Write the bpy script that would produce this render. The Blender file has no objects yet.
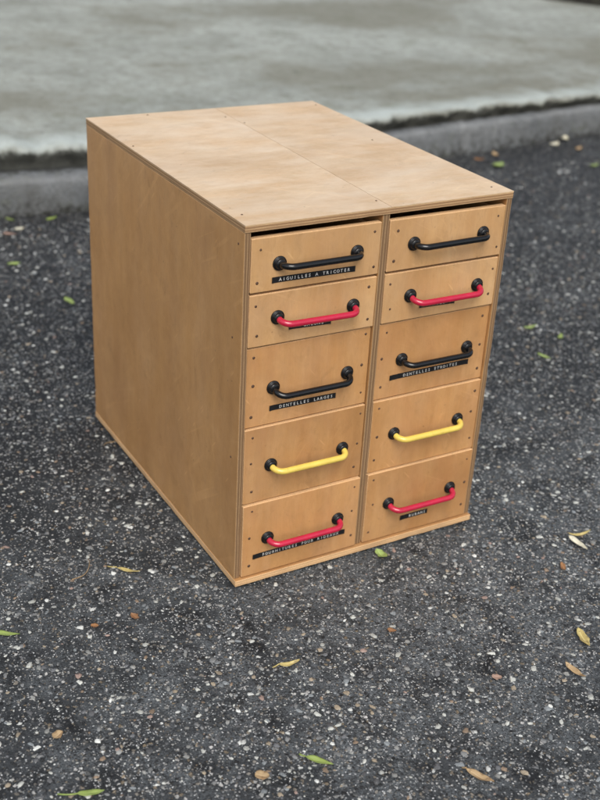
import bpy, bmesh, math, random
import numpy as np
from mathutils import Vector, Matrix, noise

random.seed(7)
rng = np.random.default_rng(7)
S = bpy.context.scene
COL = S.collection

# ------------------------------------------------------------------ camera
cam = bpy.data.cameras.new('camera')
cam_o = bpy.data.objects.new('camera', cam)
COL.objects.link(cam_o)
CAM = Vector((-0.48811, -0.93926, 0.78801))
YAW, PITCH, ROLL, FPX = 0.53875, -0.47553, -0.05827, 1144.2
fw = Vector((math.sin(YAW) * math.cos(PITCH), math.cos(YAW) * math.cos(PITCH), math.sin(PITCH)))
rt = Vector((math.cos(YAW), -math.sin(YAW), 0))
dn = fw.cross(rt)
r2 = rt * math.cos(ROLL) + dn * math.sin(ROLL)
d2 = -rt * math.sin(ROLL) + dn * math.cos(ROLL)
M = Matrix((r2, -d2, -fw)).transposed().to_4x4()
M.translation = CAM
cam_o.matrix_world = M
cam.sensor_fit = 'VERTICAL'
cam.sensor_height = 24.0
cam.sensor_width = 18.0
cam.lens = FPX / 800.0 * 24.0
cam.clip_start = 0.02
cam.clip_end = 500
cam.dof.use_dof = True
cam.dof.focus_distance = 1.19
cam.dof.aperture_fstop = 4.1
S.camera = cam_o

# ------------------------------------------------------------------ world, sun, exposure
SUN_EL, SUN_AZ = math.radians(50), math.radians(200)      # azimuth clockwise from +y
W = bpy.data.worlds.new('World')
S.world = W
W.use_nodes = True
nt = W.node_tree
nt.nodes.clear()
wo = nt.nodes.new('ShaderNodeOutputWorld')
bg = nt.nodes.new('ShaderNodeBackground')
sk = nt.nodes.new('ShaderNodeTexSky')
sk.sky_type = 'NISHITA'
sk.sun_disc = False
sk.sun_elevation = SUN_EL
sk.sun_rotation = SUN_AZ
sk.dust_density = 3.0
hs = nt.nodes.new('ShaderNodeHueSaturation')
hs.inputs['Saturation'].default_value = 0.45
nt.links.new(sk.outputs[0], hs.inputs['Color'])
nt.links.new(hs.outputs[0], bg.inputs['Color'])
bg.inputs['Strength'].default_value = 0.125
nt.links.new(bg.outputs[0], wo.inputs['Surface'])

sun = bpy.data.lights.new('sun', 'SUN')
sun.energy = 1.5
sun.angle = math.radians(38)
sun.color = (1.0, 0.96, 0.90)
sun_o = bpy.data.objects.new('sun', sun)
COL.objects.link(sun_o)
sd = Vector((math.sin(SUN_AZ) * math.cos(SUN_EL), math.cos(SUN_AZ) * math.cos(SUN_EL), math.sin(SUN_EL)))
sun_o.rotation_euler = (-sd).to_track_quat('-Z', 'Y').to_euler()
sun_o.location = sd * 5

S.view_settings.view_transform = 'Standard'
S.view_settings.look = 'None'
S.view_settings.gamma = 1.0
S.view_settings.use_curve_mapping = False
S.view_settings.exposure = 0.5
S.render.engine = 'CYCLES'


# ------------------------------------------------------------------ helpers
def tag(o, label=None, cat=None, group=None, kind=None):
    if label: o['label'] = label
    if cat: o['category'] = cat
    if group: o['group'] = group
    if kind: o['kind'] = kind
    return o


def obj(name, bm, mats, parent=None, smooth=False):
    me = bpy.data.meshes.new(name)
    bm.to_mesh(me)
    bm.free()
    if not isinstance(mats, (list, tuple)):
        mats = [mats]
    for m in mats:
        me.materials.append(m)
    if smooth:
        for p in me.polygons:
            p.use_smooth = True
    o = bpy.data.objects.new(name, me)
    COL.objects.link(o)
    if parent:
        o.parent = parent
    return o


class N:
    """small node-graph helper"""
    def __init__(self, name):
        self.m = bpy.data.materials.new(name)
        self.m.use_nodes = True
        self.t = self.m.node_tree
        self.b = self.t.nodes['Principled BSDF']

    def n(self, typ, **kw):
        nd = self.t.nodes.new(typ)
        for k, v in kw.items():
            setattr(nd, k, v)
        return nd

    def l(self, a, b):
        self.t.links.new(a, b)

    def val(self, sock, v):
        if isinstance(v, (int, float)):
            sock.default_value = v
        elif isinstance(v, tuple):
            sock.default_value = v if len(v) == 4 or sock.type == 'VECTOR' else (*v, 1)
        else:
            self.l(v, sock)

    def math(self, op, a, b=0.0, clamp=False):
        nd = self.n('ShaderNodeMath', operation=op, use_clamp=clamp)
        self.val(nd.inputs[0], a)
        self.val(nd.inputs[1], b)
        return nd.outputs[0]

    def mix(self, f, a, b, bt='MIX'):
        nd = self.n('ShaderNodeMix', data_type='RGBA', blend_type=bt)
        self.val(nd.inputs[0], f)
        self.val(nd.inputs[6], a)
        self.val(nd.inputs[7], b)
        return nd.outputs[2]

    def map(self, vec, scale=(1, 1, 1), loc=(0, 0, 0), rot=(0, 0, 0)):
        nd = self.n('ShaderNodeMapping')
        self.l(vec, nd.inputs[0])
        self.val(nd.inputs['Scale'], scale)
        self.val(nd.inputs['Location'], loc)
        self.val(nd.inputs['Rotation'], rot)
        return nd.outputs[0]

    def noise(self, vec, scale, detail=4, rough=0.55, dist=0.0):
        nd = self.n('ShaderNodeTexNoise')
        self.l(vec, nd.inputs['Vector'])
        nd.inputs['Scale'].default_value = scale
        nd.inputs['Detail'].default_value = detail
        nd.inputs['Roughness'].default_value = rough
        nd.inputs['Distortion'].default_value = dist
        return nd.outputs['Fac']

    def vor(self, vec, scale, feature='F1', rnd=1.0):
        nd = self.n('ShaderNodeTexVoronoi', feature=feature)
        self.l(vec, nd.inputs['Vector'])
        nd.inputs['Scale'].default_value = scale
        nd.inputs['Randomness'].default_value = rnd
        return nd

    def ramp(self, f, stops, interp='LINEAR'):
        nd = self.n('ShaderNodeValToRGB')
        nd.color_ramp.interpolation = interp
        while len(nd.color_ramp.elements) < len(stops):
            nd.color_ramp.elements.new(0.5)
        for e, (p, c) in zip(nd.color_ramp.elements, stops):
            e.position = p
            e.color = (c, c, c, 1) if isinstance(c, (int, float)) else (*c, 1)
        self.l(f, nd.inputs[0])
        return nd.outputs[0]

    def step(self, f, a, b):
        nd = self.n('ShaderNodeMapRange')
        self.l(f, nd.inputs[0])
        nd.inputs[1].default_value = a
        nd.inputs[2].default_value = b
        return nd.outputs[0]

    def bump(self, h, strength, dist):
        nd = self.n('ShaderNodeBump')
        nd.inputs['Strength'].default_value = strength
        nd.inputs['Distance'].default_value = dist
        self.l(h, nd.inputs['Height'])
        self.l(nd.outputs[0], self.b.inputs['Normal'])
        return nd

    def out(self, color=None, rough=None, spec=None):
        if color is not None: self.val(self.b.inputs['Base Color'], color)
        if rough is not None: self.val(self.b.inputs['Roughness'], rough)
        if spec is not None: self.val(self.b.inputs['Specular IOR Level'], spec)
        return self.m

    def coord(self, which='Object'):
        return self.n('ShaderNodeTexCoord').outputs[which]


# ------------------------------------------------------------------ materials
def wood(name, light, dark, stain, worn=0.0, scratch=0.0, rough=0.5, figure=0.6, aged=0.35, wcol=(0.70, 0.63, 0.54)):
    g = N(name)
    uv = g.coord('UV')
    wn1 = g.n('ShaderNodeTexNoise'); g.l(g.map(uv, (7, 11, 1)), wn1.inputs['Vector']); wn1.inputs['Scale'].default_value = 1.0
    wn1.inputs['Detail'].default_value = 5
    sb = g.n('ShaderNodeVectorMath', operation='SUBTRACT'); g.l(wn1.outputs['Color'], sb.inputs[0]); sb.inputs[1].default_value = (0.5, 0.5, 0.5)
    sc = g.n('ShaderNodeVectorMath', operation='MULTIPLY'); g.l(sb.outputs[0], sc.inputs[0]); sc.inputs[1].default_value = (0.02, 0.030, 0)
    va = g.n('ShaderNodeVectorMath', operation='ADD')
    g.l(uv, va.inputs[0]); g.l(sc.outputs[0], va.inputs[1])
    w = va.outputs[0]
    grain = g.noise(g.map(w, (4.5, 60, 1)), 1.0, 8, 0.66)
    fine = g.noise(g.map(w, (70, 620, 1)), 1.0, 3, 0.6)
    blot = g.noise(g.map(w, (7, 20, 1), (3, 5, 0)), 1.0, 8, 0.68, 0.2)
    cloud = g.noise(g.map(uv, (14, 19, 1), (8, 1, 0)), 1.0, 9, 0.74, 0.1)
    c = g.mix(g.math('ADD', g.math('MULTIPLY', g.ramp(grain, [(0.32, 0.0), (0.68, 1.0)]), figure), (1 - figure) * 0.5), dark, light)
    c = g.mix(g.math('MULTIPLY', g.ramp(blot, [(0.44, 0.0), (0.68, 1.0)]), 0.65), c, stain)
    c = g.mix(g.math('MULTIPLY', g.ramp(cloud, [(0.46, 0.0), (0.70, 1.0)]), 0.38), c, tuple(x * 0.62 for x in dark))
    c = g.mix(g.math('MULTIPLY', g.ramp(cloud, [(0.28, 1.0), (0.44, 0.0)]), 0.30), c, tuple(min(0.85, x * 1.25) for x in light))
    c = g.mix(g.math('MULTIPLY', g.ramp(fine, [(0.54, 0.0), (0.74, 1.0)]), 0.22), c, tuple(x * 0.55 for x in dark))
    # grime and small dents
    sp = g.noise(g.map(uv, (230, 290, 1)), 1.0, 3, 0.6)
    c = g.mix(g.math('MULTIPLY', g.ramp(sp, [(0.66, 0.0), (0.74, 1.0)]), 0.45), c, tuple(x * 0.4 for x in dark))
    c = g.mix(g.math('MULTIPLY', g.ramp(sp, [(0.26, 1.0), (0.33, 0.0)]), 0.35), c, tuple(min(0.85, x * 1.35) for x in light))
    gm = g.noise(g.map(uv, (26, 31, 1), (1, 4, 0)), 1.0, 6, 0.7, 1.2)
    c = g.mix(g.math('MULTIPLY', g.ramp(gm, [(0.62, 0.0), (0.72, 1.0)]), 0.30), c, tuple(x * 0.5 for x in dark))
    if worn:
        wn = g.noise(g.map(uv, (6, 13, 1), (7, 2, 0)), 1.0, 10, 0.74, 0.15)
        c = g.mix(g.math('MULTIPLY', g.ramp(wn, [(0.42, 0.0), (0.62, 1.0)]), worn), c, wcol)
    if scratch:
        for k, (rot, sx, sy) in enumerate(((0.8, 6, 110), (1.1, 9, 180), (0.95, 4, 90), (-0.62, 14, 230))):
            s1 = g.noise(g.map(g.map(uv, (1, 1, 1), (0, 0, 0), (0, 0, rot)), (sx, sy, 1), (k * 3.1, k, 0)), 1.0, 1, 0.4, 0.6)
            msk = g.ramp(g.noise(g.map(uv, (6, 6, 1), (k * 2, 9, 0)), 1.0, 2), [(0.5, 0.0), (0.62, 1.0)])
            c = g.mix(g.math('MULTIPLY', g.math('MULTIPLY', g.ramp(s1, [(0.67, 0.0), (0.72, 1.0)]), msk), scratch),
                      c, tuple(min(1, x * 1.45 + 0.03) for x in light))
    age = g.noise(g.map(uv, (3.6, 4.4, 1), (2, 6, 0)), 1.0, 5, 0.62, 0.5)
    c = g.mix(g.math('MULTIPLY', g.ramp(age, [(0.46, 0.0), (0.66, 1.0)]), aged), c, tuple(x * y for x, y in zip(dark, (0.66, 0.60, 0.56))))
    smg = g.noise(g.map(uv, (22, 40, 1), (5, 3, 0), (0, 0, 0.3)), 1.0, 7, 0.72, 0.9)
    c = g.mix(g.math('MULTIPLY', g.ramp(smg, [(0.57, 0.0), (0.70, 1.0)]), aged * 0.9), c, tuple(x * 0.55 for x in dark))
    # pin-point dents and little bright scuffs
    dv = g.vor(uv, 55)
    ds = g.n('ShaderNodeSeparateColor'); g.l(dv.outputs['Color'], ds.inputs[0])
    dm = g.math('MULTIPLY', g.math('SUBTRACT', 1.0, g.step(dv.outputs['Distance'], 0.03, 0.075)), g.step(ds.outputs[0], 0.72, 0.76))
    c = g.mix(g.math('MULTIPLY', dm, 0.6), c, tuple(x * 0.35 for x in dark))
    sv = g.n('ShaderNodeTexVoronoi'); sv.inputs['Scale'].default_value = 1.0
    g.l(g.map(g.map(uv, (1, 1, 1), (0, 0, 0), (0, 0, 0.7)), (28, 190, 1)), sv.inputs['Vector'])
    ss = g.n('ShaderNodeSeparateColor'); g.l(sv.outputs['Color'], ss.inputs[0])
    sm = g.math('MULTIPLY', g.math('SUBTRACT', 1.0, g.step(sv.outputs['Distance'], 0.10, 0.22)), g.step(ss.outputs[0], 0.90, 0.93))
    c = g.mix(g.math('MULTIPLY', sm, 0.22), c, tuple(min(0.9, x * 1.5 + 0.04) for x in light))
    oi = g.n('ShaderNodeObjectInfo')
    hv = g.n('ShaderNodeHueSaturation')
    g.l(g.math('ADD', g.math('MULTIPLY', oi.outputs['Random'], 0.18), 0.91), hv.inputs['Value'])
    g.l(c, hv.inputs['Color'])
    c = hv.outputs[0]
    h = g.math('ADD', g.math('ADD', g.math('MULTIPLY', fine, 0.5), grain), g.math('MULTIPLY', sp, 0.5))
    g.bump(h, 0.3, 0.0006)
    r = g.math('ADD', g.math('MULTIPLY', cloud, 0.35), rough - 0.17)
    return g.out(c, r, 0.42)


def ply_edge(name, tint=1.0, con=1.0):
    g = N(name)
    uv = g.coord('UV')
    sep = g.n('ShaderNodeSeparateXYZ')
    g.l(uv, sep.inputs[0])
    wob = g.noise(g.map(uv, (50, 2, 1)), 1.0, 3)
    v = g.math('ADD', sep.outputs[1], g.math('MULTIPLY', g.math('SUBTRACT', wob, 0.5), 0.06))
    A = (0.56 * tint, 0.36 * tint, 0.185 * tint)
    B, GL = tuple(a * k + a * (1 - k) * (1 - con) for a, k in zip(A, (0.55, 0.49, 0.45))), tuple(a * k + a * (1 - k) * (1 - con) for a, k in zip(A, (0.24, 0.21, 0.24)))
    st = [(0.0, A), (0.16, A), (0.19, GL), (0.22, B), (0.40, B), (0.42, GL), (0.44, A), (0.58, A), (0.60, GL),
          (0.63, B), (0.80, B), (0.83, GL), (0.86, A), (1.0, A)]
    c = g.ramp(v, st)
    fib = g.noise(g.map(uv, (900, 8, 1)), 1.0, 4, 0.65)
    c = g.mix(g.math('MULTIPLY', g.ramp(fib, [(0.45, 0.0), (0.7, 1.0)]), 0.5), c, (0.15, 0.09, 0.05))
    dirt = g.noise(g.map(uv, (18, 1, 1)), 1.0, 3)
    c = g.mix(g.math('MULTIPLY', g.ramp(dirt, [(0.45, 0.0), (0.7, 1.0)]), 0.35), c, (0.23, 0.14, 0.08))
    g.bump(g.math('ADD', fib, v), 0.4, 0.0006)
    return g.out(c, 0.7, 0.25)


WOOD_TOP = wood('worn_top_veneer', (0.70, 0.50, 0.295), (0.58, 0.39, 0.21), (0.62, 0.385, 0.185), worn=0.5, aged=0.30, scratch=0.15, rough=0.36, figure=0.8, wcol=(0.78, 0.66, 0.51))
WOOD_SIDE = wood('side_veneer', (0.52, 0.29, 0.115), (0.435, 0.23, 0.086), (0.425, 0.222, 0.086), worn=0.04, aged=0.42, scratch=0.16, rough=0.38, figure=0.6)
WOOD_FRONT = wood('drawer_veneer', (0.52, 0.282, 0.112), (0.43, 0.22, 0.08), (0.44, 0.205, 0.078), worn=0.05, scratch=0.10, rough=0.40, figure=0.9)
WOOD_PALE = wood('pale_drawer_veneer', (0.60, 0.362, 0.163), (0.51, 0.29, 0.122), (0.52, 0.285, 0.118), worn=0.08, scratch=0.10, rough=0.40, figure=0.9)  # upper rows: paler wood, with part of the sky-light gradient painted in
EDGE = ply_edge('plywood_edge', 0.98, 0.9)
EDGE_DARK = ply_edge('aged_plywood_edge', 0.60)
EDGE_PALE = ply_edge('pale_plywood_edge', 1.38, 0.35)


def plain(name, col, rough, spec=0.5, var=0.15, bump=0.0, scale=60, coat=0.0):
    g = N(name)
    co = g.coord('Object')
    f = g.noise(co, scale, 4, 0.6)
    c = g.mix(g.ramp(f, [(0.3, 0.0), (0.7, 1.0)]), tuple(x * (1 - var) for x in col), tuple(min(1, x * (1 + var)) for x in col))
    f2 = g.noise(co, scale * 9, 3, 0.6)
    if 'handle' in name:
        wr = g.noise(co, 95, 6, 0.72, 0.4)
        c = g.mix(g.math('MULTIPLY', g.ramp(wr, [(0.60, 0.0), (0.68, 1.0)]), 0.30), c, tuple(x * 0.5 + 0.015 for x in col))
    if bump:
        g.bump(f2, bump, 0.0004)
    r = g.math('ADD', g.math('MULTIPLY', f, 0.2), rough - 0.1)
    if coat:
        g.b.inputs['Coat Weight'].default_value = coat
        g.b.inputs['Coat Roughness'].default_value = 0.15
    return g.out(c, r, spec)


BLACK_ROD = plain('black_handle_plastic', (0.004, 0.0045, 0.005), 0.14, 0.5, 0.3, 0.05)
RED_ROD = plain('red_handle_plastic', (0.44, 0.011, 0.042), 0.14, 0.7, 0.14, 0.1)
YELLOW_ROD = plain('yellow_handle_plastic', (0.70, 0.52, 0.10), 0.18, 0.6, 0.1, 0.1)
RUBBER = plain('black_rosette', (0.006, 0.006, 0.0065), 0.25, 0.4, 0.3, 0.1)
TAPE = plain('black_label_tape', (0.011, 0.011, 0.012), 0.30, 0.5, 0.2)
TAPE_TEXT = plain('white_embossed_letter', (0.56, 0.55, 0.52), 0.5, 0.3, 0.3, scale=420)
NAIL = plain('rusty_nail', (0.085, 0.046, 0.026), 0.6, 0.4, 0.4, 0.3, scale=300)


def asphalt():
    g = N('worn_asphalt')
    co = g.coord('Object')
    big = g.noise(co, 2.6, 5, 0.6, 0.5)
    mid = g.noise(co, 14, 4, 0.6)
    # a trodden, dusty patch of the road
    dv = g.n('ShaderNodeVectorMath', operation='DISTANCE')
    g.l(g.map(co, (1.0, 1.5, 1)), dv.inputs[0]); dv.inputs[1].default_value = (0.22, -0.24, 0)
    patch = g.math('MULTIPLY', g.math('SUBTRACT', 1.0, g.step(dv.outputs['Value'], 0.05, 0.95)), 0.46)
    dust = g.ramp(g.math('ADD', g.math('ADD', big, patch), g.math('MULTIPLY', g.math('SUBTRACT', mid, 0.5), 0.9)), [(0.55, 0.0), (0.92, 1.0)])
    tar = g.mix(g.ramp(mid, [(0.35, 0.0), (0.65, 1.0)]), (0.006, 0.0072, 0.0088), (0.014, 0.0163, 0.0195))

    def jitter(scale, amt):
        jit = g.n('ShaderNodeTexNoise'); g.l(co, jit.inputs['Vector']); jit.inputs['Scale'].default_value = scale
        jit.inputs['Detail'].default_value = 3
        sub = g.n('ShaderNodeVectorMath', operation='SUBTRACT'); g.l(jit.outputs['Color'], sub.inputs[0]); sub.inputs[1].default_value = (0.5, 0.5, 0.5)
        sc = g.n('ShaderNodeVectorMath', operation='SCALE'); g.l(sub.outputs[0], sc.inputs[0]); sc.inputs['Scale'].default_value = amt
        ad = g.n('ShaderNodeVectorMath', operation='ADD'); g.l(co, ad.inputs[0]); g.l(sc.outputs[0], ad.inputs[1])
        return ad.outputs[0]

    def layer(c, scale, lo, hi, cov, stops, amt):
        v = g.vor(jitter(scale * 1.3, amt), scale)
        r = g.n('ShaderNodeSeparateColor'); g.l(v.outputs['Color'], r.inputs[0])
        col = g.ramp(r.outputs[0], stops)
        keep = g.math('ADD', r.outputs[1], g.math('MULTIPLY', dust, 0.40))
        m = g.math('MULTIPLY', g.math('SUBTRACT', 1.0, g.step(v.outputs['Distance'], lo, hi)), g.step(keep, cov, cov + 0.08))
        return g.mix(g.math('MULTIPLY', m, 0.95), c, col), m

    st_f = [(0.0, (0.008, 0.009, 0.010)), (0.40, (0.030, 0.033, 0.036)), (0.60, (0.12, 0.129, 0.133)), (0.78, (0.36, 0.372, 0.372)), (1.0, (0.84, 0.85, 0.84))]
    st_m = [(0.0, (0.014, 0.015, 0.016)), (0.34, (0.055, 0.059, 0.062)), (0.56, (0.15, 0.153, 0.150)), (0.66, (0.26, 0.205, 0.135)),
            (0.80, (0.36, 0.357, 0.34)), (1.0, (0.76, 0.75, 0.72))]
    c, m1 = layer(tar, 440, 0.36, 0.48, 0.46, st_f, 0.0022)
    c, m2 = layer(c, 300, 0.32, 0.44, 0.60, st_m, 0.004)
    c, m3 = layer(c, 170, 0.30, 0.40, 0.70, st_m, 0.006)
    gr = g.noise(co, 1100, 2, 0.6)
    c = g.mix(g.math('MULTIPLY', g.ramp(gr, [(0.57, 0.0), (0.68, 1.0)]), 0.16), c, (0.30, 0.31, 0.31))
    c = g.mix(g.math('MULTIPLY', g.ramp(gr, [(0.32, 1.0), (0.48, 0.0)]), 0.75), c, (0.006, 0.006, 0.007))
    film = g.noise(co, 520, 5, 0.75)
    mott = g.noise(co, 20, 5, 0.65, 0.3)
    fm = g.math('MULTIPLY', g.math('ADD', g.math('MULTIPLY', patch, 1.9), dust), g.ramp(mott, [(0.34, 0.0), (0.70, 1.0)]), True)
    fm = g.math('MULTIPLY', fm, g.ramp(film, [(0.36, 0.15), (0.60, 1.0)]))
    for m_, k_ in ((m1, 0.7), (m2, 0.8), (m3, 0.9)):
        fm = g.math('MULTIPLY', fm, g.math('SUBTRACT', 1.0, g.math('MULTIPLY', m_, k_)))
    c = g.mix(g.math('MULTIPLY', fm, 0.80), c, (0.185, 0.205, 0.218))
    h = g.math('ADD', g.math('MULTIPLY', m1, 0.4), g.math('MULTIPLY', m2, 0.6))
    h = g.math('ADD', h, g.math('MULTIPLY', m3, 0.9))
    h = g.math('ADD', h, g.math('MULTIPLY', gr, 0.5))
    h = g.math('ADD', h, g.math('MULTIPLY', mid, 0.8))
    g.bump(h, 1.0, 0.0028)
    return g.out(c, 0.68, 0.28)


def concrete(name, a, b, stain, pale_edge=False, sc=1.0, pale=(0.50, 0.56, 0.545)):
    g = N(name)
    co = g.coord('Object')
    n1 = g.noise(co, 5.0 * sc, 6, 0.6, 0.1)
    n2 = g.noise(co, 26 * sc, 8, 0.75)
    n3 = g.noise(co, 150, 4, 0.65)
    lo = g.noise(g.map(co, (0.7, 1.1, 1), (4, 1, 0), (0, 0, -0.35)), 1.5 * sc, 3, 0.5)
    c = g.mix(g.ramp(n1, [(0.32, 0.0), (0.68, 1.0)]), a, b)
    c = g.mix(g.math('MULTIPLY', g.ramp(n2, [(0.48, 0.0), (0.62, 1.0)]), 0.5), c, stain)
    c = g.mix(g.math('MULTIPLY', g.ramp(n2, [(0.30, 1.0), (0.45, 0.0)]), 0.45), c, tuple(x * 1.25 for x in b))
    st = g.math('ADD', lo, g.math('MULTIPLY', g.math('SUBTRACT', n1, 0.5), 0.5))
    c = g.mix(g.math('MULTIPLY', g.ramp(st, [(0.49, 0.0), (0.62, 1.0)]), 0.70), c, stain)
    c = g.mix(g.math('MULTIPLY', g.ramp(n3, [(0.52, 0.0), (0.70, 1.0)]), 0.45), c, tuple(x * 0.5 for x in stain))
    ms = g.noise(g.map(co, (1, 1, 1), (3, 8, 0)), 8 * sc, 7, 0.72, 0.3)
    c = g.mix(g.math('MULTIPLY', g.ramp(ms, [(0.56, 0.0), (0.68, 1.0)]), 0.45), c, (0.115, 0.125, 0.072))
    dk = g.noise(g.map(co, (1, 1, 1), (6, 2, 0)), 34 * sc, 4, 0.6)
    c = g.mix(g.math('MULTIPLY', g.ramp(dk, [(0.64, 0.0), (0.70, 1.0)]), 0.5), c, (0.06, 0.06, 0.05))
    if pale_edge:
        ed = g.noise(co, 9, 6, 0.7)
        at = g.n('ShaderNodeAttribute', attribute_name='wear')
        e = g.step(g.math('ADD', at.outputs['Fac'], g.math('MULTIPLY', g.math('SUBTRACT', ed, 0.5), 1.3)), 0.15, 0.85)
        c = g.mix(g.math('MULTIPLY', e, 0.62), c, pale)  # slab: worn pale lip; kerb: lit bevel painted into the colour
        at2 = g.n('ShaderNodeAttribute', attribute_name='moss')
        mo = g.step(g.math('ADD', at2.outputs['Fac'], g.math('MULTIPLY', g.math('SUBTRACT', n2, 0.5), 1.8)), 0.25, 0.60)
        c = g.mix(g.math('MULTIPLY', mo, 0.93), c, (0.030, 0.030, 0.025))  # near-black tone set per profile row, broken up by noise
    g.bump(g.math('ADD', n2, n3), 0.7, 0.006)
    return g.out(c, 0.8, 0.3)


ASPHALT = asphalt()
SLAB = concrete('weathered_concrete', (0.25, 0.262, 0.232), (0.40, 0.425, 0.39), (0.165, 0.158, 0.118), True)
KERB = concrete('kerb_concrete', (0.115, 0.122, 0.126), (0.19, 0.198, 0.20), (0.085, 0.085, 0.08), True, 2.2, (0.30, 0.31, 0.31))
SOIL = concrete('dark_soil', (0.02, 0.018, 0.015), (0.04, 0.035, 0.028), (0.015, 0.014, 0.012), False, 4.0)


# ------------------------------------------------------------------ the ground
def sheet(name, x0, y0, x1, y1, z, mat):
    bm = bmesh.new()
    vs = [bm.verts.new(p) for p in ((x0, y0, z), (x1, y0, z), (x1, y1, z), (x0, y1, z))]
    bm.faces.new(vs)
    return tag(obj(name, bm, mat), kind='structure')


road = sheet('asphalt_road', -150, -150, 150, 150, 0.0, ASPHALT)


def spline(pts, n):
    """Catmull-Rom through 2-D points, n samples per span"""
    P = [Vector(p) for p in pts]
    out = []
    for i in range(len(P) - 1):
        a, b, c, d = P[max(i - 1, 0)], P[i], P[i + 1], P[min(i + 2, len(P) - 1)]
        for k in range(n):
            t = k / n
            out.append(0.5 * ((2 * b) + (c - a) * t + (2 * a - 5 * b + 4 * c - d) * t * t + (3 * b - a - 3 * c + d) * t ** 3))
    out.append(P[-1])
    return out


KF = spline([(-9, 4.6), (-4, 2.55), (-1.5, 1.74), (-0.6, 1.49), (0.126, 1.350), (0.45, 1.322), (0.85, 1.352), (1.3, 1.42),
             (1.93, 1.50), (3, 1.66), (5, 2.0), (9, 2.75)], 70)
KD = [0.095 + (0.045 - 0.095) * min(1, max(0, (p.x - 0.2) / 1.7)) for p in KF]     # depth of the kerb top
SZ = [0.117 + (0.103 - 0.117) * min(1, max(0, (p.x - 0.2) / 1.7)) for p in KF]     # height of the slab edge


def strip(name, rows, mat, attrs=None):
    """rows: list of profile rows, each a list of points; skin them"""
    bm = bmesh.new()
    lay = {k: bm.verts.layers.float.new(k) for k in (attrs or {})}
    g = []
    for j, r in enumerate(rows):
        vr = []
        for i, p in enumerate(r):
            v = bm.verts.new(p)
            for k in lay:
                v[lay[k]] = attrs[k][j]
            vr.append(v)
        g.append(vr)
    for a, b in zip(g, g[1:]):
        for i in range(len(a) - 1):
            bm.faces.new((a[i], a[i + 1], b[i + 1], b[i]))
    bm.normal_update()
    o = obj(name, bm, mat, smooth=True)
    return tag(o, kind='structure')


def nz(x, y, z, s, a):
    return noise.noise(Vector((x * s, y * s, z * s))) * a


def kerb():
    prof = [(0.0, -0.02), (0.002, 0.02), (0.004, 0.050), (0.006, 0.064), (0.012, 0.072), (0.022, 0.076), (0.5, 0.078), (1.0, 0.074), (1.25, 0.06)]
    wear = [0, 0, 0.0, 0.1, 0.45, 0.3, 0.0, 0, 0]  # light catching the top bevel, painted as a paler tone
    moss = [0.75, 0.30, 0.05, 0, 0.0, 0.1, 0.4, 0.9, 1.2]  # darker at the foot and towards the back
    rows = []
    for q, (d, z) in enumerate(prof):
        r = []
        for i, p in enumerate(KF):
            t = (KF[min(i + 1, len(KF) - 1)] - KF[max(i - 1, 0)]).normalized()
            n = Vector((-t.y, t.x))
            dd = d if d < 0.1 else 0.022 + (KD[i] - 0.022) * d
            c = p + n * dd
            wob = nz(c.x, c.y, z, 9, 0.006) + nz(c.x, c.y, z * 3, 30, 0.005) + nz(c.x, c.y, z * 3, 70, 0.002)
            # joints between the stones
            jt = min(abs(p.x - s) for s in (-2.6, -1.6, -0.6, 0.395, 1.386, 2.38, 3.4))
            dip = 0.016 * max(0, 1 - jt / 0.012) if q < 8 else 0
            c = c + n * (wob + dip)
            r.append((c.x, c.y, z + nz(c.x, c.y, 3, 18, 0.003) - dip * 0.5))
        rows.append(r)
    return strip('kerb', rows, KERB, {'wear': wear, 'moss': moss})


def slab():
    prof = [(-0.004, 0.0), (0.006, 0.35), (0.002, 0.60), (-0.004, 0.80), (0.002, 0.93), (0.014, 0.99), (0.045, 1.01), (0.10, 1.02), (0.22, 1.0), (0.45, 1.0),
            (0.8, 1.05), (1.3, 1.1), (2.0, 1.2), (3.2, 1.3), (6.0, 1.5), (12.0, 2.0)]
    wear = [0, 0, 0, 0.05, 0.40, 0.80, 0.70, 0.22, 0.08, 0.0, 0, 0, 0, 0, 0, 0]
    moss = [1.2, 1.2, 0.9, 0.5, 0.1, 0, 0, 0, 0, 0, 0, 0, 0, 0, 0, 0]  # darkest low on the riser
    rows = []
    for q, (d, zf) in enumerate(prof):
        r = []
        for i, p in enumerate(KF):
            t = (KF[min(i + 1, len(KF) - 1)] - KF[max(i - 1, 0)]).normalized()
            n = Vector((-t.y, t.x))
            c = p + n * KD[i] + (n * d if d < 0.5 else n * 0.45 + Vector((0, d - 0.45)))
            a = 1 if q < 7 else 0.4
            ch = abs(nz(c.x, 7.3, 0, 8, 0.035)) + nz(c.x, 3.1, q * 0.12, 24, 0.016) + nz(c.x, 9.1, q * 0.3, 60, 0.008)
            c = c + n * ch * a * (1 if q else 0)
            z0 = 0.045
            z = z0 + (SZ[i] - z0) * zf if zf <= 1.02 else SZ[i] + (zf - 1) * 0.12
            if 3 <= q <= 7:
                z += nz(c.x, 5.5, 0, 18, 0.011)
            r.append((c.x, c.y, z))
        rows.append(r)
    return strip('concrete_pavement', rows, SLAB, {'wear': wear, 'moss': moss})


kerb()
slab()
# dark planting bed at the far side of the pavement
bm = bmesh.new()
a = [(3.30, 2.58), (3.14, 2.845), (2.99, 3.10), (2.4, 4.1), (3.2, 6.2), (9, 6.2), (9, 3.3), (4.4, 2.5)]
top = [bm.verts.new((x, y, 0.19)) for x, y in a]
bot = [bm.verts.new((x, y, 0.08)) for x, y in a]
bm.faces.new(list(reversed(top)))
for i in range(len(a)):
    j = (i + 1) % len(a)
    bm.faces.new((top[i], top[j], bot[j], bot[i]))
bmesh.ops.recalc_face_normals(bm, faces=bm.faces)
tag(obj('soil_bed', bm, SOIL), kind='structure')


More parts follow.
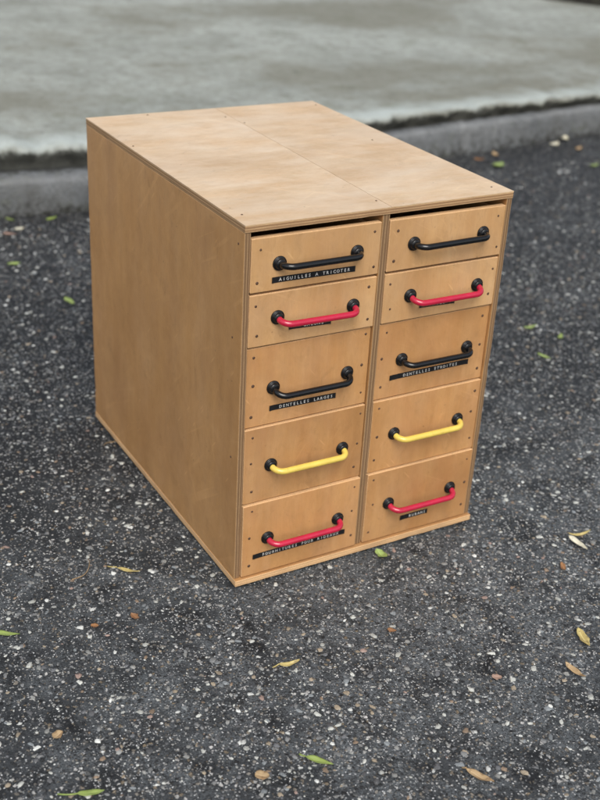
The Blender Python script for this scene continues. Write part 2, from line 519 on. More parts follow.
# stones bedded in the asphalt surface
def chippings():
    base = []
    for k in range(8):
        b = bmesh.new()
        bmesh.ops.create_icosphere(b, subdivisions=2 if k < 2 else 1, radius=1.0)
        off = Vector((k * 7.7, 1.3, 2.1))
        for v in b.verts:
            f = 1 + 0.50 * noise.noise(v.co * 1.2 + off) + 0.30 * noise.noise(v.co * 2.9 + off)
            v.co = v.co * f
        b.verts.ensure_lookup_table()
        base.append((np.array([v.co[:] for v in b.verts]), np.array([[v.index for v in f.verts] for f in b.faces])))
        b.free()
    pts = []
    def scatter(n, x0, x1, y0, y1, rmin, rmax, pw):
        for _ in range(n):
            x, y = rng.uniform(x0, x1), rng.uniform(y0, y1)
            if -0.004 < x < 0.334 and -0.008 < y < 0.447: continue
            if y > 1.30: continue
            d = noise.noise(Vector((x * 3.5, y * 3.5, 4.0))) + 0.5 * noise.noise(Vector((x * 9, y * 9, 8.0)))
            pt = max(0.0, 1 - math.hypot(x - 0.22, (y + 0.16) * 1.5) / 0.55)
            if rng.random() > 0.66 + 0.55 * d + 0.3 * pt: continue
            pts.append((x, y, rmin + (rmax - rmin) * rng.random() ** pw))
    scatter(40000, -0.75, 1.25, -0.70, 0.70, 0.0011, 0.0041, 2.2)
    scatter(8500, -0.4, 2.3, 0.70, 1.32, 0.0016, 0.0048, 1.8)
    scatter(4500, 1.25, 2.4, -0.1, 0.70, 0.0016, 0.0045, 1.8)
    pal = np.array([(0.56, 0.555, 0.51), (0.72, 0.715, 0.68), (0.30, 0.295, 0.28), (0.20, 0.20, 0.20), (0.14, 0.142, 0.15),
                    (0.36, 0.29, 0.21), (0.27, 0.19, 0.13), (0.36, 0.25, 0.21), (0.23, 0.245, 0.255), (0.10, 0.10, 0.105)])
    pw = np.array([0.17, 0.06, 0.16, 0.13, 0.11, 0.06, 0.04, 0.02, 0.10, 0.07])
    V, F, Cc, off = [], [], [], 0
    for (x, y, r) in pts:
        bv, bf = base[rng.integers(2, 8) if r < 0.003 else rng.integers(0, 8)]
        sx, sy, sz = r * rng.uniform(0.7, 1.25), r * rng.uniform(0.55, 0.95), r * rng.uniform(0.25, 0.5)
        an = rng.uniform(0, 6.283)
        v = bv * (sx, sy, sz)
        c, s = math.cos(an), math.sin(an)
        v = np.stack([v[:, 0] * c - v[:, 1] * s + x, v[:, 0] * s + v[:, 1] * c + y,
                      np.minimum(v[:, 2], sz * 0.72) + sz * rng.uniform(-0.25, 0.25)], 1)
        V.append(v); F.append(bf + off); off += len(bv)
        col = pal[rng.choice(len(pal), p=pw / pw.sum())] * rng.uniform(0.65, 1.1) * (0.97, 1.0, 1.0)
        Cc.append(np.repeat(col[None], len(bv), 0))
    V = np.concatenate(V); F = np.concatenate(F); Cc = np.concatenate(Cc)
    me = bpy.data.meshes.new('bedded_chippings')
    me.vertices.add(len(V)); me.vertices.foreach_set('co', V.astype(np.float32).ravel())
    me.loops.add(F.size); me.loops.foreach_set('vertex_index', F.astype(np.int32).ravel())
    me.polygons.add(len(F)); me.polygons.foreach_set('loop_start', np.arange(0, F.size, 3, dtype=np.int32))
    me.polygons.foreach_set('use_smooth', np.arange(len(F)) % 3 == 0)
    at = me.color_attributes.new('stone', 'FLOAT_COLOR', 'POINT')
    at.data.foreach_set('color', np.concatenate([Cc, np.ones((len(Cc), 1))], 1).astype(np.float32).ravel())
    me.update(calc_edges=True); me.validate()
    g = N('stone_chipping')
    a = g.n('ShaderNodeAttribute', attribute_name='stone')
    co = g.coord('Object')
    f = g.noise(co, 700, 3, 0.6)
    c = g.mix(g.math('MULTIPLY', g.ramp(f, [(0.42, 0.0), (0.7, 1.0)]), 0.4), a.outputs['Color'], (0.07, 0.068, 0.066))
    g.bump(f, 0.4, 0.0006)
    me.materials.append(g.out(c, 0.55, 0.4))
    o = bpy.data.objects.new('stone_chippings', me)
    COL.objects.link(o)
    tag(o, 'small pale and grey stone chippings bedded in the dark asphalt surface', 'gravel', kind='stuff')


chippings()


# ------------------------------------------------------------------ the cabinet
def slabbox(bm, lo, hi, thick, grain, fm=0, em=1, jitter=0.0, uvo=None):
    """Panel box. faces across axis `thick` get material fm with UV in metres (u along `grain`);
    the others are plywood edges: u along the length, v 0..1 across the thickness."""
    uvl = bm.loops.layers.uv.verify()
    lo, hi = Vector(lo), Vector(hi)
    uo = uvo or (random.uniform(0, 9), random.uniform(0, 9))
    vs = {}
    for i in (0, 1):
        for j in (0, 1):
            for k in (0, 1):
                p = [(lo, hi)[i].x, (lo, hi)[j].y, (lo, hi)[k].z]
                vs[i, j, k] = bm.verts.new(p)
    q = [((0, 0, 0), (0, 0, 1), (0, 1, 1), (0, 1, 0), 0), ((1, 0, 0), (1, 1, 0), (1, 1, 1), (1, 0, 1), 0),
         ((0, 0, 0), (1, 0, 0), (1, 0, 1), (0, 0, 1), 1), ((0, 1, 0), (0, 1, 1), (1, 1, 1), (1, 1, 0), 1),
         ((0, 0, 0), (0, 1, 0), (1, 1, 0), (1, 0, 0), 2), ((0, 0, 1), (1, 0, 1), (1, 1, 1), (0, 1, 1), 2)]
    for a, b, c, d, ax in q:
        f = bm.faces.new([vs[a], vs[b], vs[c], vs[d]])
        if ax == thick:
            f.material_index = fm
            o = 3 - thick - grain
            for l in f.loops:
                l[uvl].uv = (l.vert.co[grain] + uo[0], l.vert.co[o] + uo[1])
        else:
            f.material_index = em
            ln = 3 - thick - ax
            for l in f.loops:
                l[uvl].uv = (l.vert.co[ln] + uo[0], (l.vert.co[thick] - lo[thick]) / (hi[thick] - lo[thick]))


def soften(o, w=0.0007, seg=2):
    m = o.modifiers.new('bevel', 'BEVEL')
    m.width = w
    m.segments = seg
    m.limit_method = 'ANGLE'
    m.loop_slide = True
    return o


def worn(o, amp=0.0006, scale=60):
    """subdivide long edges and knock them slightly out of true, as sawn plywood is"""
    me = o.data
    bm = bmesh.new(); bm.from_mesh(me)
    for _ in range(5):
        es = [e for e in bm.edges if e.calc_length() > 0.014]
        if not es: break
        bmesh.ops.subdivide_edges(bm, edges=es, cuts=1, use_grid_fill=True)
    for v in bm.verts:
        n = v.normal
        on_edge = any(e.is_manifold and e.calc_face_angle(0) > 0.5 for e in v.link_edges)
        k = noise.noise(v.co * scale + Vector((o.location.x, 3.3, len(o.name)))) * amp
        if on_edge:
            k = -abs(k) * 1.6 + (-amp * 1.2 if noise.noise(v.co * 31 + Vector((9, 1, 5))) > 0.42 else 0)
            v.co += n * k
    bm.to_mesh(me); bm.free()
    return o


WX, DY, HZ = 0.330, 0.4433, 0.4265
T = 0.008
cab = bpy.data.objects.new('drawer_cabinet', None)
COL.objects.link(cab)
cab.location = (0, 0, 0.0030)      # stands on the highest stones
tag(cab, 'weathered plywood cabinet of ten small drawers standing on the asphalt', 'drawer cabinet')

bm = bmesh.new(); slabbox(bm, (-0.0005, -0.0046, 0.0), (WX + 0.0004, DY, T), 2, 0)
o = obj('bottom_panel', bm, [WOOD_FRONT, EDGE_PALE], cab); soften(worn(o, 0.0004))
for x0, x1 in ((0, 0.0075), (WX - 0.0075, WX)):
    bm = bmesh.new(); slabbox(bm, (x0, 0.0, T), (x1, DY - 0.0005, HZ - T), 0, 2)
    o = obj('side_panel', bm, [WOOD_SIDE, EDGE_DARK], cab); soften(worn(o, 0.0005))
bm = bmesh.new(); slabbox(bm, (0.1605, 0.0004, T), (0.1695, DY - 0.006, HZ - T), 0, 2)
o = obj('divider', bm, [WOOD_SIDE, EDGE_DARK], cab); soften(worn(o, 0.0006))
bm = bmesh.new(); slabbox(bm, (0.0078, DY - 0.0055, T), (0.1602, DY - 0.001, HZ - T), 1, 2)
slabbox(bm, (0.1698, DY - 0.0055, T), (WX - 0.0078, DY - 0.001, HZ - T), 1, 2)
obj('back_panel', bm, [WOOD_SIDE, EDGE], cab)
# top: plywood core and two strips of face veneer that have shrunk apart into a crack
bm = bmesh.new(); slabbox(bm, (0, -0.001, HZ - T), (WX, DY, HZ - 0.0009), 2, 0)
top = obj('top_panel', bm, [WOOD_SIDE, EDGE], cab)
soften(worn(top, 0.0003))
bm = bmesh.new()
uvl = bm.loops.layers.uv.verify()


def veneer(xa, xb, side):
    n = 60
    uo = (random.uniform(0, 9), random.uniform(0, 9))
    top_, bot_ = [], []
    for i in range(n + 1):
        y = -0.001 + (DY + 0.001) * i / n
        crack = 0.1695 + 0.011 * (y / DY) + nz(y, 1.7, 0, 40, 0.0006)
        w = 0.00026 + 0.0002 * noise.noise(Vector((y * 25, 4, 4)))
        a, b = (xa, crack - w) if side == 0 else (crack + w, xb)
        top_.append((bm.verts.new((a, y, HZ)), bm.verts.new((b, y, HZ))))
        bot_.append((bm.verts.new((a, y, HZ - 0.0009)), bm.verts.new((b, y, HZ - 0.0009))))
    fs = []
    for i in range(n):
        fs.append(bm.faces.new((top_[i][0], top_[i][1], top_[i + 1][1], top_[i + 1][0])))
        fs.append(bm.faces.new((bot_[i][1], top_[i][1] , top_[i + 1][1], bot_[i + 1][1])) if False else bm.faces.new((top_[i][1], bot_[i][1], bot_[i + 1][1], top_[i + 1][1])))
        fs.append(bm.faces.new((bot_[i][0], top_[i][0], top_[i + 1][0], bot_[i + 1][0])))
    fs.append(bm.faces.new((bot_[0][0], bot_[0][1], top_[0][1], top_[0][0])))
    fs.append(bm.faces.new((bot_[n][1], bot_[n][0], top_[n][0], top_[n][1])))
    for f in fs:
        for l in f.loops:
            l[uvl].uv = (l.vert.co.x + uo[0], l.vert.co.y + uo[1])


veneer(0.0, WX, 0)
veneer(0.0, WX, 1)
obj('top_veneer', bm, [WOOD_TOP], top)


def disc(bm, c, axis, prof, seg=20, mi=0):
    """lathe: prof = [(radius, height along axis)]"""
    ax = Vector(axis).normalized()
    u = ax.orthogonal().normalized()
    v = ax.cross(u)
    rings = []
    for r, h in prof:
        if r < 1e-6:
            rings.append([bm.verts.new(Vector(c) + ax * h)])
        else:
            rings.append([bm.verts.new(Vector(c) + ax * h + (u * math.cos(t) + v * math.sin(t)) * r)
                          for t in (2 * math.pi * k / seg for k in range(seg))])
    for a, b in zip(rings, rings[1:]):
        for k in range(seg):
            j = (k + 1) % seg
            if len(b) == 1 and len(a) > 1:
                f = bm.faces.new((a[k], a[j], b[0]))
            elif len(a) == 1:
                f = bm.faces.new((a[0], b[j], b[k]))
            else:
                f = bm.faces.new((a[k], a[j], b[j], b[k]))
            f.material_index = mi
            f.smooth = True


def tube(bm, pts, rad, seg=14):
    rings = []
    up = Vector((0, 0, 1))
    for i, p in enumerate(pts):
        t = (pts[min(i + 1, len(pts) - 1)] - pts[max(i - 1, 0)]).normalized()
        s = t.cross(up).normalized() if abs(t.dot(up)) < 0.98 else Vector((1, 0, 0))
        n = s.cross(t)
        r = rad[i] if isinstance(rad, list) else rad
        rings.append([bm.verts.new(p + (s * math.cos(a) + n * math.sin(a)) * r) for a in (2 * math.pi * k / seg for k in range(seg))])
    for a, b in zip(rings, rings[1:]):
        for k in range(seg):
            j = (k + 1) % seg
            f = bm.faces.new((a[k], a[j], b[j], b[k])); f.smooth = True
    bm.faces.new(rings[0]); bm.faces.new(list(reversed(rings[-1])))
    bmesh.ops.recalc_face_normals(bm, faces=bm.faces)


def make_handle(parent, xa, xb, za, zb, yf, mat, dr):
    """bow handle of plastic-covered rod between two rosettes; the bow hangs a little"""
    A, B = Vector((xa, yf, za)), Vector((xb, yf, zb))
    e = (B - A).normalized()
    outv = Vector((0, -0.0148, -dr))
    R = 0.0105
    on = outv.normalized()
    L = outv.length
    pts = [A + on * 0.001, A + on * (L - R) * 0.5, A + on * (L - R)]
    for k in range(1, 9):
        t = math.pi / 2 * k / 8
        pts.append(A + on * (L - R) + on * R * math.sin(t) + e * R * (1 - math.cos(t)))
    n = 10
    P0, P1 = pts[-1], B + outv - e * R
    for k in range(1, n):
        pts.append(P0.lerp(P1, k / n))
    for k in range(8, -1, -1):
        t = math.pi / 2 * k / 8
        pts.append(B + on * (L - R) + on * R * math.sin(t) - e * R * (1 - math.cos(t)))
    pts += [B + on * (L - R) * 0.5, B + on * 0.001]
    bm = bmesh.new()
    tube(bm, pts, 0.0035)
    obj('handle', bm, mat, parent)
    for P in (A, B):
        bm = bmesh.new()
        disc(bm, P, (0, -1, 0), [(0.0076, -0.0005), (0.0079, 0.0006), (0.0077, 0.0014), (0.0071, 0.0020), (0.0063, 0.0019),
                                 (0.0058, 0.0026), (0.0054, 0.0044), (0.0046, 0.0052), (0.0, 0.0053)], 26)
        bmesh.ops.recalc_face_normals(bm, faces=bm.faces)
        obj('rosette', bm, RUBBER, parent)


GLYPH = {}


def glyph(ch):
    if ch not in GLYPH:
        cu = bpy.data.curves.new('letter', 'FONT')
        cu.body = ch
        cu.size = 0.0047
        cu.align_x = 'CENTER'
        cu.extrude = 0.00012
        cu.offset = 0.00007
        cu.resolution_u = 2
        to = bpy.data.objects.new('letter', cu)
        COL.objects.link(to)
        dg = bpy.context.evaluated_depsgraph_get()
        dg.update()
        GLYPH[ch] = bpy.data.meshes.new_from_object(to.evaluated_get(dg))
        bpy.data.objects.remove(to)
    return GLYPH[ch]


def make_tape(parent, xa, xb, za, zb, yf, text, lead, pitch=0.00425):
    h = 0.0031
    bm = bmesh.new()
    n = 24
    fr, bk = [], []
    for i in range(n + 1):
        t = i / n
        x, z = xa + (xb - xa) * t, za + (zb - za) * t
        lift = 0.0004 + (0.0006 * max(0, 1 - t * 9) ** 2 + 0.0006 * max(0, 1 - (1 - t) * 9) ** 2)
        fr.append((bm.verts.new((x, yf - lift, z - h)), bm.verts.new((x, yf - lift, z + h))))
        bk.append((bm.verts.new((x, yf - lift + 0.00035, z - h)), bm.verts.new((x, yf - lift + 0.00035, z + h))))
    for i in range(n):
        bm.faces.new((fr[i][0], fr[i + 1][0], fr[i + 1][1], fr[i][1]))
        bm.faces.new((bk[i][0], bk[i][1], bk[i + 1][1], bk[i + 1][0]))
        bm.faces.new((fr[i][1], fr[i + 1][1], bk[i + 1][1], bk[i][1]))
        bm.faces.new((fr[i][0], bk[i][0], bk[i + 1][0], fr[i + 1][0]))
    bm.faces.new((fr[0][0], fr[0][1], bk[0][1], bk[0][0]))
    bm.faces.new((fr[n][0], bk[n][0], bk[n][1], fr[n][1]))
    bmesh.ops.recalc_face_normals(bm, faces=bm.faces)
    sl = (zb - za) / (xb - xa)
    for i, ch in enumerate(text):
        if ch == ' ': continue
        me = glyph(ch)
        x = xa + lead + pitch * (i + 0.5)
        z = za + sl * (x - xa) - 0.0017
        off = [bm.verts.new((x + v.co.x * random.uniform(0.97, 1.03), yf - 0.00046 - v.co.z, z + v.co.y)) for v in me.vertices]
        for p in me.polygons:
            try:
                f = bm.faces.new([off[k] for k in p.vertices]); f.material_index = 1
            except ValueError:
                pass
    obj('label_strip', bm, [TAPE, TAPE_TEXT], parent)


def make_nail(parent, x, y, z, axis=(0, -1, 0), r=0.0014):
    bm = bmesh.new()
    disc(bm, (x, y, z), axis, [(r, -0.001), (r, 0.0002), (r * 0.7, 0.0005), (0, 0.0006)], 10)
    bmesh.ops.recalc_face_normals(bm, faces=bm.faces)
    obj('nail', bm, NAIL, parent)


LX, RX = (0.0082, 0.1596), (0.1706, 0.3218)
ROWS = [(0.3540, 0.4112), (0.2936, 0.3510), (0.1988, 0.2914), (0.1046, 0.1972), (0.0095, 0.1032)]
PROUD = [0.0004, 0.0, -0.0030, -0.0004, 0.0022]
M1 = 0.001
DROOP = ((0.0, 0.0032, 0.0055, 0.003, 0.003), (0.0005, 0.0048, 0.003, 0.003, 0.0045))
SPEC = {
    (0, 0): (BLACK_ROD, 'black', (40, 131.2, 382.5, 382.3), ((32.0, 130.2, 365.3, 364.3), 'AIGUILLES A TRICOTER', 0.0075)),
    (0, 1): (RED_ROD, 'red', (40.8, 131.6, 323.6, 322.3), ((54.6, 105.3, 310.6, 308.8), 'GALONS', 0.017)),
    (0, 2): (BLACK_ROD, 'black', (40.9, 132.6, 242.2, 241.8), ((37.3, 119.7, 217.8, 216.6), 'DENTELLES LARGES', 0.0115)),
    (0, 3): (YELLOW_ROD, 'yellow', (40.8, 132.5, 148.8, 147.9), None),
    (0, 4): (RED_ROD, 'red', (39.4, 131.6, 55.6, 55.3), ((21.4, 142.6, 33.8, 34.6), 'FOURNITURES POUR RIDEAUX', 0.0115)),
    (1, 0): (BLACK_ROD, 'black', (202.6, 293.9, 382.3, 383.0), None),
    (1, 1): (RED_ROD, 'red', (205.1, 295.6, 322.2, 321.5), ((218.6, 266.4, 308.4, 306.9), 'GANSES', 0.010)),
    (1, 2): (BLACK_ROD, 'black', (204.2, 294.8, 244.3, 243.7), ((190.2, 299.5, 223.6, 224.2), 'DENTELLES ETROITES', 0.018)),
    (1, 3): (YELLOW_ROD, 'yellow', (202.1, 292.6, 151.2, 150.7), None),
    (1, 4): (RED_ROD, 'red', (202.5, 292.5, 57.3, 56.6), ((222.1, 262.1, 30.6, 30.8), 'RUBANS', 0.0125)),
}
for (c, r), (mat, cname, hd, tp) in SPEC.items():
    x0, x1 = LX if c == 0 else RX
    z0, z1 = ROWS[r]
    yf = -PROUD[r] + random.uniform(-0.0004, 0.0004)
    tilt = random.uniform(-0.0006, 0.0006)
    bm = bmesh.new()
    slabbox(bm, (x0, yf, z0), (x1, yf + 0.008, z1), 1, 2)
    # tray behind the front: two sides, bottom, back
    d = 0.40
    slabbox(bm, (x0 + 0.003, yf + 0.0084, z0 + 0.004), (x0 + 0.009, d, z1 - 0.006), 0, 1)
    slabbox(bm, (x1 - 0.009, yf + 0.0084, z0 + 0.004), (x1 - 0.003, d, z1 - 0.006), 0, 1)
    slabbox(bm, (x0 + 0.0094, yf + 0.0084, z0 + 0.004), (x1 - 0.0094, d, z0 + 0.008), 2, 1)
    slabbox(bm, (x0 + 0.0094, d - 0.006, z0 + 0.0084), (x1 - 0.0094, d, z1 - 0.006), 1, 0)
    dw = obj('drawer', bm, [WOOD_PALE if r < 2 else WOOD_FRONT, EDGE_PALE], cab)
    soften(dw, 0.0008)
    lab = {'black': 'drawer with a black handle', 'red': 'drawer with a red handle', 'yellow': 'drawer with a yellow handle'}[cname]
    dw['label'] = lab
    make_handle(dw, hd[0] * M1, hd[1] * M1, hd[2] * M1, hd[3] * M1, yf, mat, DROOP[c][r])
    if tp:
        q, text, lead = tp
        make_tape(dw, q[0] * M1, q[1] * M1, q[2] * M1, q[3] * M1, yf, text, lead)
    zs = [z1 - 0.0095, z0 + 0.0125] if r < 2 else [z1 - 0.011, (z0 + z1) / 2 + 0.002, z0 + 0.014]
    for z in zs:
        for x in (x0 + 0.0088, x1 - 0.0078):
            make_nail(dw, x + random.uniform(-0.002, 0.002), yf, z + random.uniform(-0.004, 0.004), r=random.uniform(0.0012, 0.0019))
for dw in [o for o in cab.children if o.name.startswith('drawer')]:
    vs = [v.co for v in dw.data.vertices]
    cz = Vector((sum(v.x for v in vs) / len(vs), 0, sum(v.z for v in vs) / len(vs)))
    rot = Matrix.Rotation(math.radians(random.uniform(-0.13, 0.13)), 4, 'Y') @ Matrix.Rotation(math.radians(random.uniform(-0.25, 0.25)), 4, 'Z')
    dw.matrix_local = Matrix.Translation(cz) @ rot @ Matrix.Translation(-cz)
for x, y in ((0.012, 0.030), (0.165, 0.022), (0.315, 0.020), (0.08, 0.434), (0.172, 0.395), (0.182, 0.36), (0.296, 0.235), (0.006, 0.3), (0.322, 0.42)):
    make_nail(top, x, y, HZ, (0, 0, 1), 0.0012)
for y, z in ((0.012, 0.404), (0.02, 0.30), (0.016, 0.16)):
    make_nail(cab, 0.0, y, z, (-1, 0, 0), 0.0013)


# ------------------------------------------------------------------ fallen leaves
def leafmat(name, a, b, spot=(0.10, 0.06, 0.03), spots=0.3, rough=0.45):
    g = N(name)
    co = g.coord('Object')
    uv = g.coord('UV')
    f = g.noise(co, 90, 4, 0.6)
    c = g.mix(g.ramp(f, [(0.35, 0.0), (0.65, 1.0)]), a, b)
    sep = g.n('ShaderNodeSeparateXYZ'); g.l(uv, sep.inputs[0])
    rib = g.math('ABSOLUTE', g.math('SUBTRACT', sep.outputs[1], 0.5))
    c = g.mix(g.ramp(rib, [(0.02, 0.6), (0.06, 0.0)]), c, tuple(min(1, x * 1.5 + 0.04) for x in a))
    s = g.noise(co, 260, 3, 0.6)
    c = g.mix(g.math('MULTIPLY', g.ramp(s, [(0.58, 0.0), (0.68, 1.0)]), spots), c, spot)
    g.bump(f, 0.3, 0.001)
    return g.out(c, rough, 0.4)


GREEN = leafmat('fresh_leaf', (0.26, 0.33, 0.085), (0.19, 0.26, 0.065), spots=0.15)
GREEN2 = leafmat('pale_green_leaf', (0.28, 0.36, 0.11), (0.20, 0.27, 0.08), spots=0.2)
YELLOW = leafmat('yellow_leaf', (0.48, 0.40, 0.16), (0.38, 0.29, 0.10), spots=0.5)
TAN = leafmat('tan_dry_leaf', (0.40, 0.29, 0.16), (0.28, 0.18, 0.09), spots=0.5, rough=0.6)
BROWN = leafmat('brown_dry_leaf', (0.30, 0.15, 0.06), (0.20, 0.095, 0.04), spots=0.5, rough=0.6)
ORANGE = leafmat('orange_leaf_scrap', (0.26, 0.135, 0.06), (0.18, 0.085, 0.04), spots=0.4, rough=0.6)
PALE = leafmat('bleached_leaf', (0.62, 0.60, 0.48), (0.52, 0.48, 0.34), spots=0.2, rough=0.6)
PINK = leafmat('pink_petal', (0.34, 0.23, 0.18), (0.26, 0.165, 0.12), spots=0.3, rough=0.6)


def leaf(name, x, y, length, width, ang, mat, label, cat='leaf', curl=0.15, fold=0.25, stem=0.0, bend=0.0, group=None, ragged=0.0, lift=0.002, blunt=1.0):
    """a single leaf blade: pointed outline, folded along its midrib, curled along its length"""
    k_ = 0.8 if y > 1.1 else 0.92
    length, width = length * k_, width * k_
    bm = bmesh.new()
    uvl = bm.loops.layers.uv.verify()
    n, m = 16, 6
    g = []
    seed = Vector((x * 31, y * 17, length * 90))
    for i in range(n + 1):
        t = i / n
        hw = width / 2 * (math.sin(math.pi * t ** 0.85) ** (0.8 * blunt)) * (1 - 0.15 * t) + 0.00015
        cx = (t - 0.5) * length
        by = bend * length * (1 - (2 * t - 1) ** 2)
        row = []
        for j in range(m + 1):
            s = j / m * 2 - 1
            rg = 1 + ragged * noise.noise(seed + Vector((t * 5, s * 2, 0)))
            yy = by + s * hw * rg
            zz = abs(s) * hw * fold + curl * length * (2 * t - 1) ** 2 * 0.6 + length * 0.05 * noise.noise(seed + Vector((t * 3, s, 3)))
            row.append(bm.verts.new((cx, yy, zz)))
        g.append(row)
    for i in range(n):
        for j in range(m):
            f = bm.faces.new((g[i][j], g[i + 1][j], g[i + 1][j + 1], g[i][j + 1]))
            f.smooth = True
            for l, (ii, jj) in zip(f.loops, ((i, j), (i + 1, j), (i + 1, j + 1), (i, j + 1))):
                l[uvl].uv = (ii / n, jj / m)
    if stem:
        pts = [Vector((-length / 2 - stem * k / 5, stem * 0.12 * (k / 5) ** 2 * 2, curl * length * 0.6 * (1 - k / 5) + 0.0004)) for k in range(6)]
        tube(bm, pts, [0.0005] * 5 + [0.0007], 6)
    zmin = min(v.co.z for v in bm.verts)
    for v in bm.verts:
        v.co.z -= zmin
    o = obj(name, bm, mat)
    s = o.modifiers.new('thickness', 'SOLIDIFY'); s.thickness = 0.00025; s.offset = 1
    o.location = (x, y, lift)
    o.rotation_euler = (0, 0, math.radians(ang))
    return tag(o, label, cat, group or 'leaves fallen on the asphalt')


leaf('fallen_leaf', -0.255, 0.028, 0.036, 0.0085, -32, GREEN, 'bright green slender leaf cut off by the left edge of the view', stem=0.01, curl=0.05)
leaf('dry_leaf', -0.097, 0.076, 0.030, 0.0065, -40, YELLOW, 'small yellowed dry leaf lying left of the cabinet near its lower front corner', curl=0.2, stem=0.012, bend=0.06)
leaf('fallen_leaf', -0.250, -0.219, 0.026, 0.0085, -15, GREEN, 'plump yellow-green leaf with a thin stalk in the lower left corner', stem=0.017, curl=0.08)
leaf('dry_leaf', -0.0084, -0.146, 0.025, 0.0065, -7, YELLOW, 'small curled yellow-green leaf in front of the cabinet corner', curl=0.3, fold=0.7, stem=0.006)
leaf('fallen_leaf', -0.0485, -0.2765, 0.030, 0.0085, -47, GREEN, 'vivid green leaf lying alone in the foreground asphalt', curl=0.05, stem=0.006)
leaf('dry_leaf', 0.0751, -0.3601, 0.031, 0.009, -62, TAN, 'tan dry leaf tapering to a point, nearest to the viewer', curl=0.18, fold=0.5, stem=0.004)
leaf('dry_leaf', 0.4202, -0.1058, 0.036, 0.0105, -88, PALE, 'bleached white leaf half of a folded pair, right of the cabinet foot', curl=0.12, fold=0.6)
leaf('dry_leaf', 0.4348, -0.0915, 0.033, 0.005, 167, YELLOW, 'narrow yellow dry leaf touching the tip of the bleached white leaf', curl=0.35, fold=0.9)
leaf('dry_leaf', 0.3014, -0.2486, 0.034, 0.013, -108, YELLOW, 'ragged yellow leaf with eaten edges near the right edge', curl=0.15, ragged=0.7)
leaf('dry_leaf', 0.2549, -0.2874, 0.030, 0.010, -82, TAN, 'tan and brown crumpled leaf just below the ragged yellow one', curl=0.3, fold=0.6, ragged=0.4)
leaf('fallen_leaf', 0.1862, -0.022, 0.021, 0.012, -81, GREEN2, 'small crumpled yellow-green leaf scrap close to the front of the cabinet', curl=0.4, ragged=0.6)
leaf('fallen_leaf', 0.8041, 0.4503, 0.033, 0.010, 1, GREEN2, 'green leaf right of the cabinet, furthest left of a cluster of three', curl=0.15)
leaf('fallen_leaf', 0.8253, 0.3953, 0.026, 0.010, 40, GREEN, 'short green leaf right of the cabinet, furthest right of a cluster of three', curl=0.25)
leaf('fallen_leaf', 0.7458, 0.3436, 0.030, 0.011, -77, GREEN2, 'yellowish green leaf right of the cabinet, lowest of a cluster of three', curl=0.15)
leaf('fallen_leaf', 0.2202, 1.2992, 0.038, 0.014, 25, GREEN, 'green leaf lying against the kerb foot left of the cabinet', curl=0.1)
leaf('dry_leaf', 0.141, 1.262, 0.026, 0.018, 19, PALE, 'cream leaf lying below the green one by the kerb on the left', curl=0.1)
leaf('petal', 0.1123, 1.236, 0.036, 0.018, -34, PINK, 'pinkish brown petal by the kerb at the left edge', 'petal', curl=0.1)
leaf('fallen_leaf', 0.107, 0.8626, 0.040, 0.014, -84, GREEN, 'bright green leaf on dark asphalt close to the left side of the cabinet', curl=0.1)
leaf('fallen_leaf', 0.0724, 1.0713, 0.030, 0.015, -7, GREEN2, 'dull green leaf at the far left between kerb and cabinet', curl=0.1)
leaf('dry_leaf', 0.140, 1.325, 0.030, 0.012, -60, GREEN2, 'pale greenish leaf touching the kerb at the left edge', curl=0.1)
leaf('petal', 1.6999, 1.4315, 0.050, 0.028, 17, PALE, 'cream petal at the foot of the kerb on the right, the left of two', 'petal', curl=0.2)
leaf('petal', 1.762, 1.462, 0.050, 0.034, 40, PALE, 'cream upright petal at the foot of the kerb on the right, the right of two', 'petal', curl=0.35)
leaf('fallen_leaf', 1.4042, 1.3077, 0.058, 0.036, 20, GREEN2, 'broad olive green leaf on the road behind the cabinet near the kerb', curl=0.25, ragged=0.5)
leaf('dry_leaf', 1.3958, 1.375, 0.036, 0.018, -36, BROWN, 'brown dry leaf against the kerb behind the cabinet', curl=0.2)
leaf('dry_leaf', 1.4662, 1.395, 0.050, 0.018, -109, TAN, 'light tan leaf by the kerb beside the brown one', curl=0.2)
leaf('fallen_leaf', 1.6586, 1.2255, 0.045, 0.022, 16, GREEN2, 'dull green leaf on the road at the far right', curl=0.2)
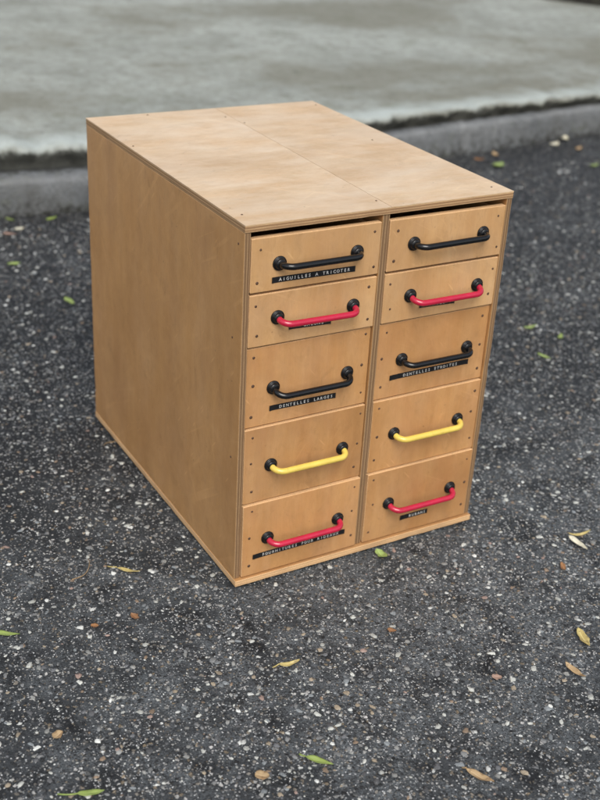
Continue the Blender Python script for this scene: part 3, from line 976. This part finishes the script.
leaf('dry_leaf', 1.735, 1.372, 0.05, 0.022, 30, TAN, 'small tan leaf in front of the cream petals by the kerb', curl=0.2)
leaf('leaf_scrap', -0.1214, -0.0044, 0.014, 0.0085, -69, ORANGE, 'reddish brown leaf scrap on the asphalt left of the cabinet corner', 'leaf scrap', curl=0.3, ragged=0.7)
leaf('leaf_scrap', -0.1655, -0.0003, 0.010, 0.0075, -37, BROWN, 'small brown leaf scrap left of the reddish one', 'leaf scrap', curl=0.2, ragged=0.6)
leaf('leaf_scrap', -0.2532, -0.1382, 0.013, 0.011, 30, TAN, 'round pinkish tan flake in the lower left foreground', 'leaf scrap', curl=0.15, ragged=0.4, blunt=0.6)
leaf('leaf_scrap', -0.1044, -0.2688, 0.015, 0.012, -42, TAN, 'square tan flake at the bottom left of the vivid green leaf', 'leaf scrap', curl=0.1, ragged=0.3, blunt=0.5)
leaf('leaf_scrap', 0.1759, -0.2569, 0.012, 0.009, -26, PINK, 'pink brown flake in the right foreground', 'leaf scrap', curl=0.15, ragged=0.4, blunt=0.6)
leaf('leaf_scrap', 0.1188, -0.146, 0.011, 0.008, -36, ORANGE, 'rusty brown crumb of leaf in front of the cabinet drawers', 'leaf scrap', curl=0.3, ragged=0.6)
leaf('leaf_scrap', 0.371, -0.1357, 0.018, 0.007, -114, BROWN, 'dark brown scrap just below the bleached white leaf', 'leaf scrap', curl=0.3, ragged=0.6)


def straw(x, y, length, ang, label, bend):
    bm = bmesh.new()
    pts = [Vector(((k / 12 - 0.5) * length, bend * length * (1 - (k / 6 - 1) ** 2), 0.0018 + 0.0012 * math.sin(k * 0.6))) for k in range(13)]
    tube(bm, pts, [0.0003 + 0.0003 * k / 12 for k in range(13)], 6)
    o = obj('straw', bm, TAN)
    o.location = (x, y, 0.0008); o.rotation_euler = (0, 0, math.radians(ang))
    tag(o, label, 'straw', 'dry stalks on the asphalt')


straw(-0.1451, 0.1032, 0.045, -133, 'thin bent straw lying left of the small yellowed leaf', 0.2)
straw(-0.008, 0.3627, 0.024, 13, 'short straw sticking out beside the bottom edge of the cabinet side', 0.1)
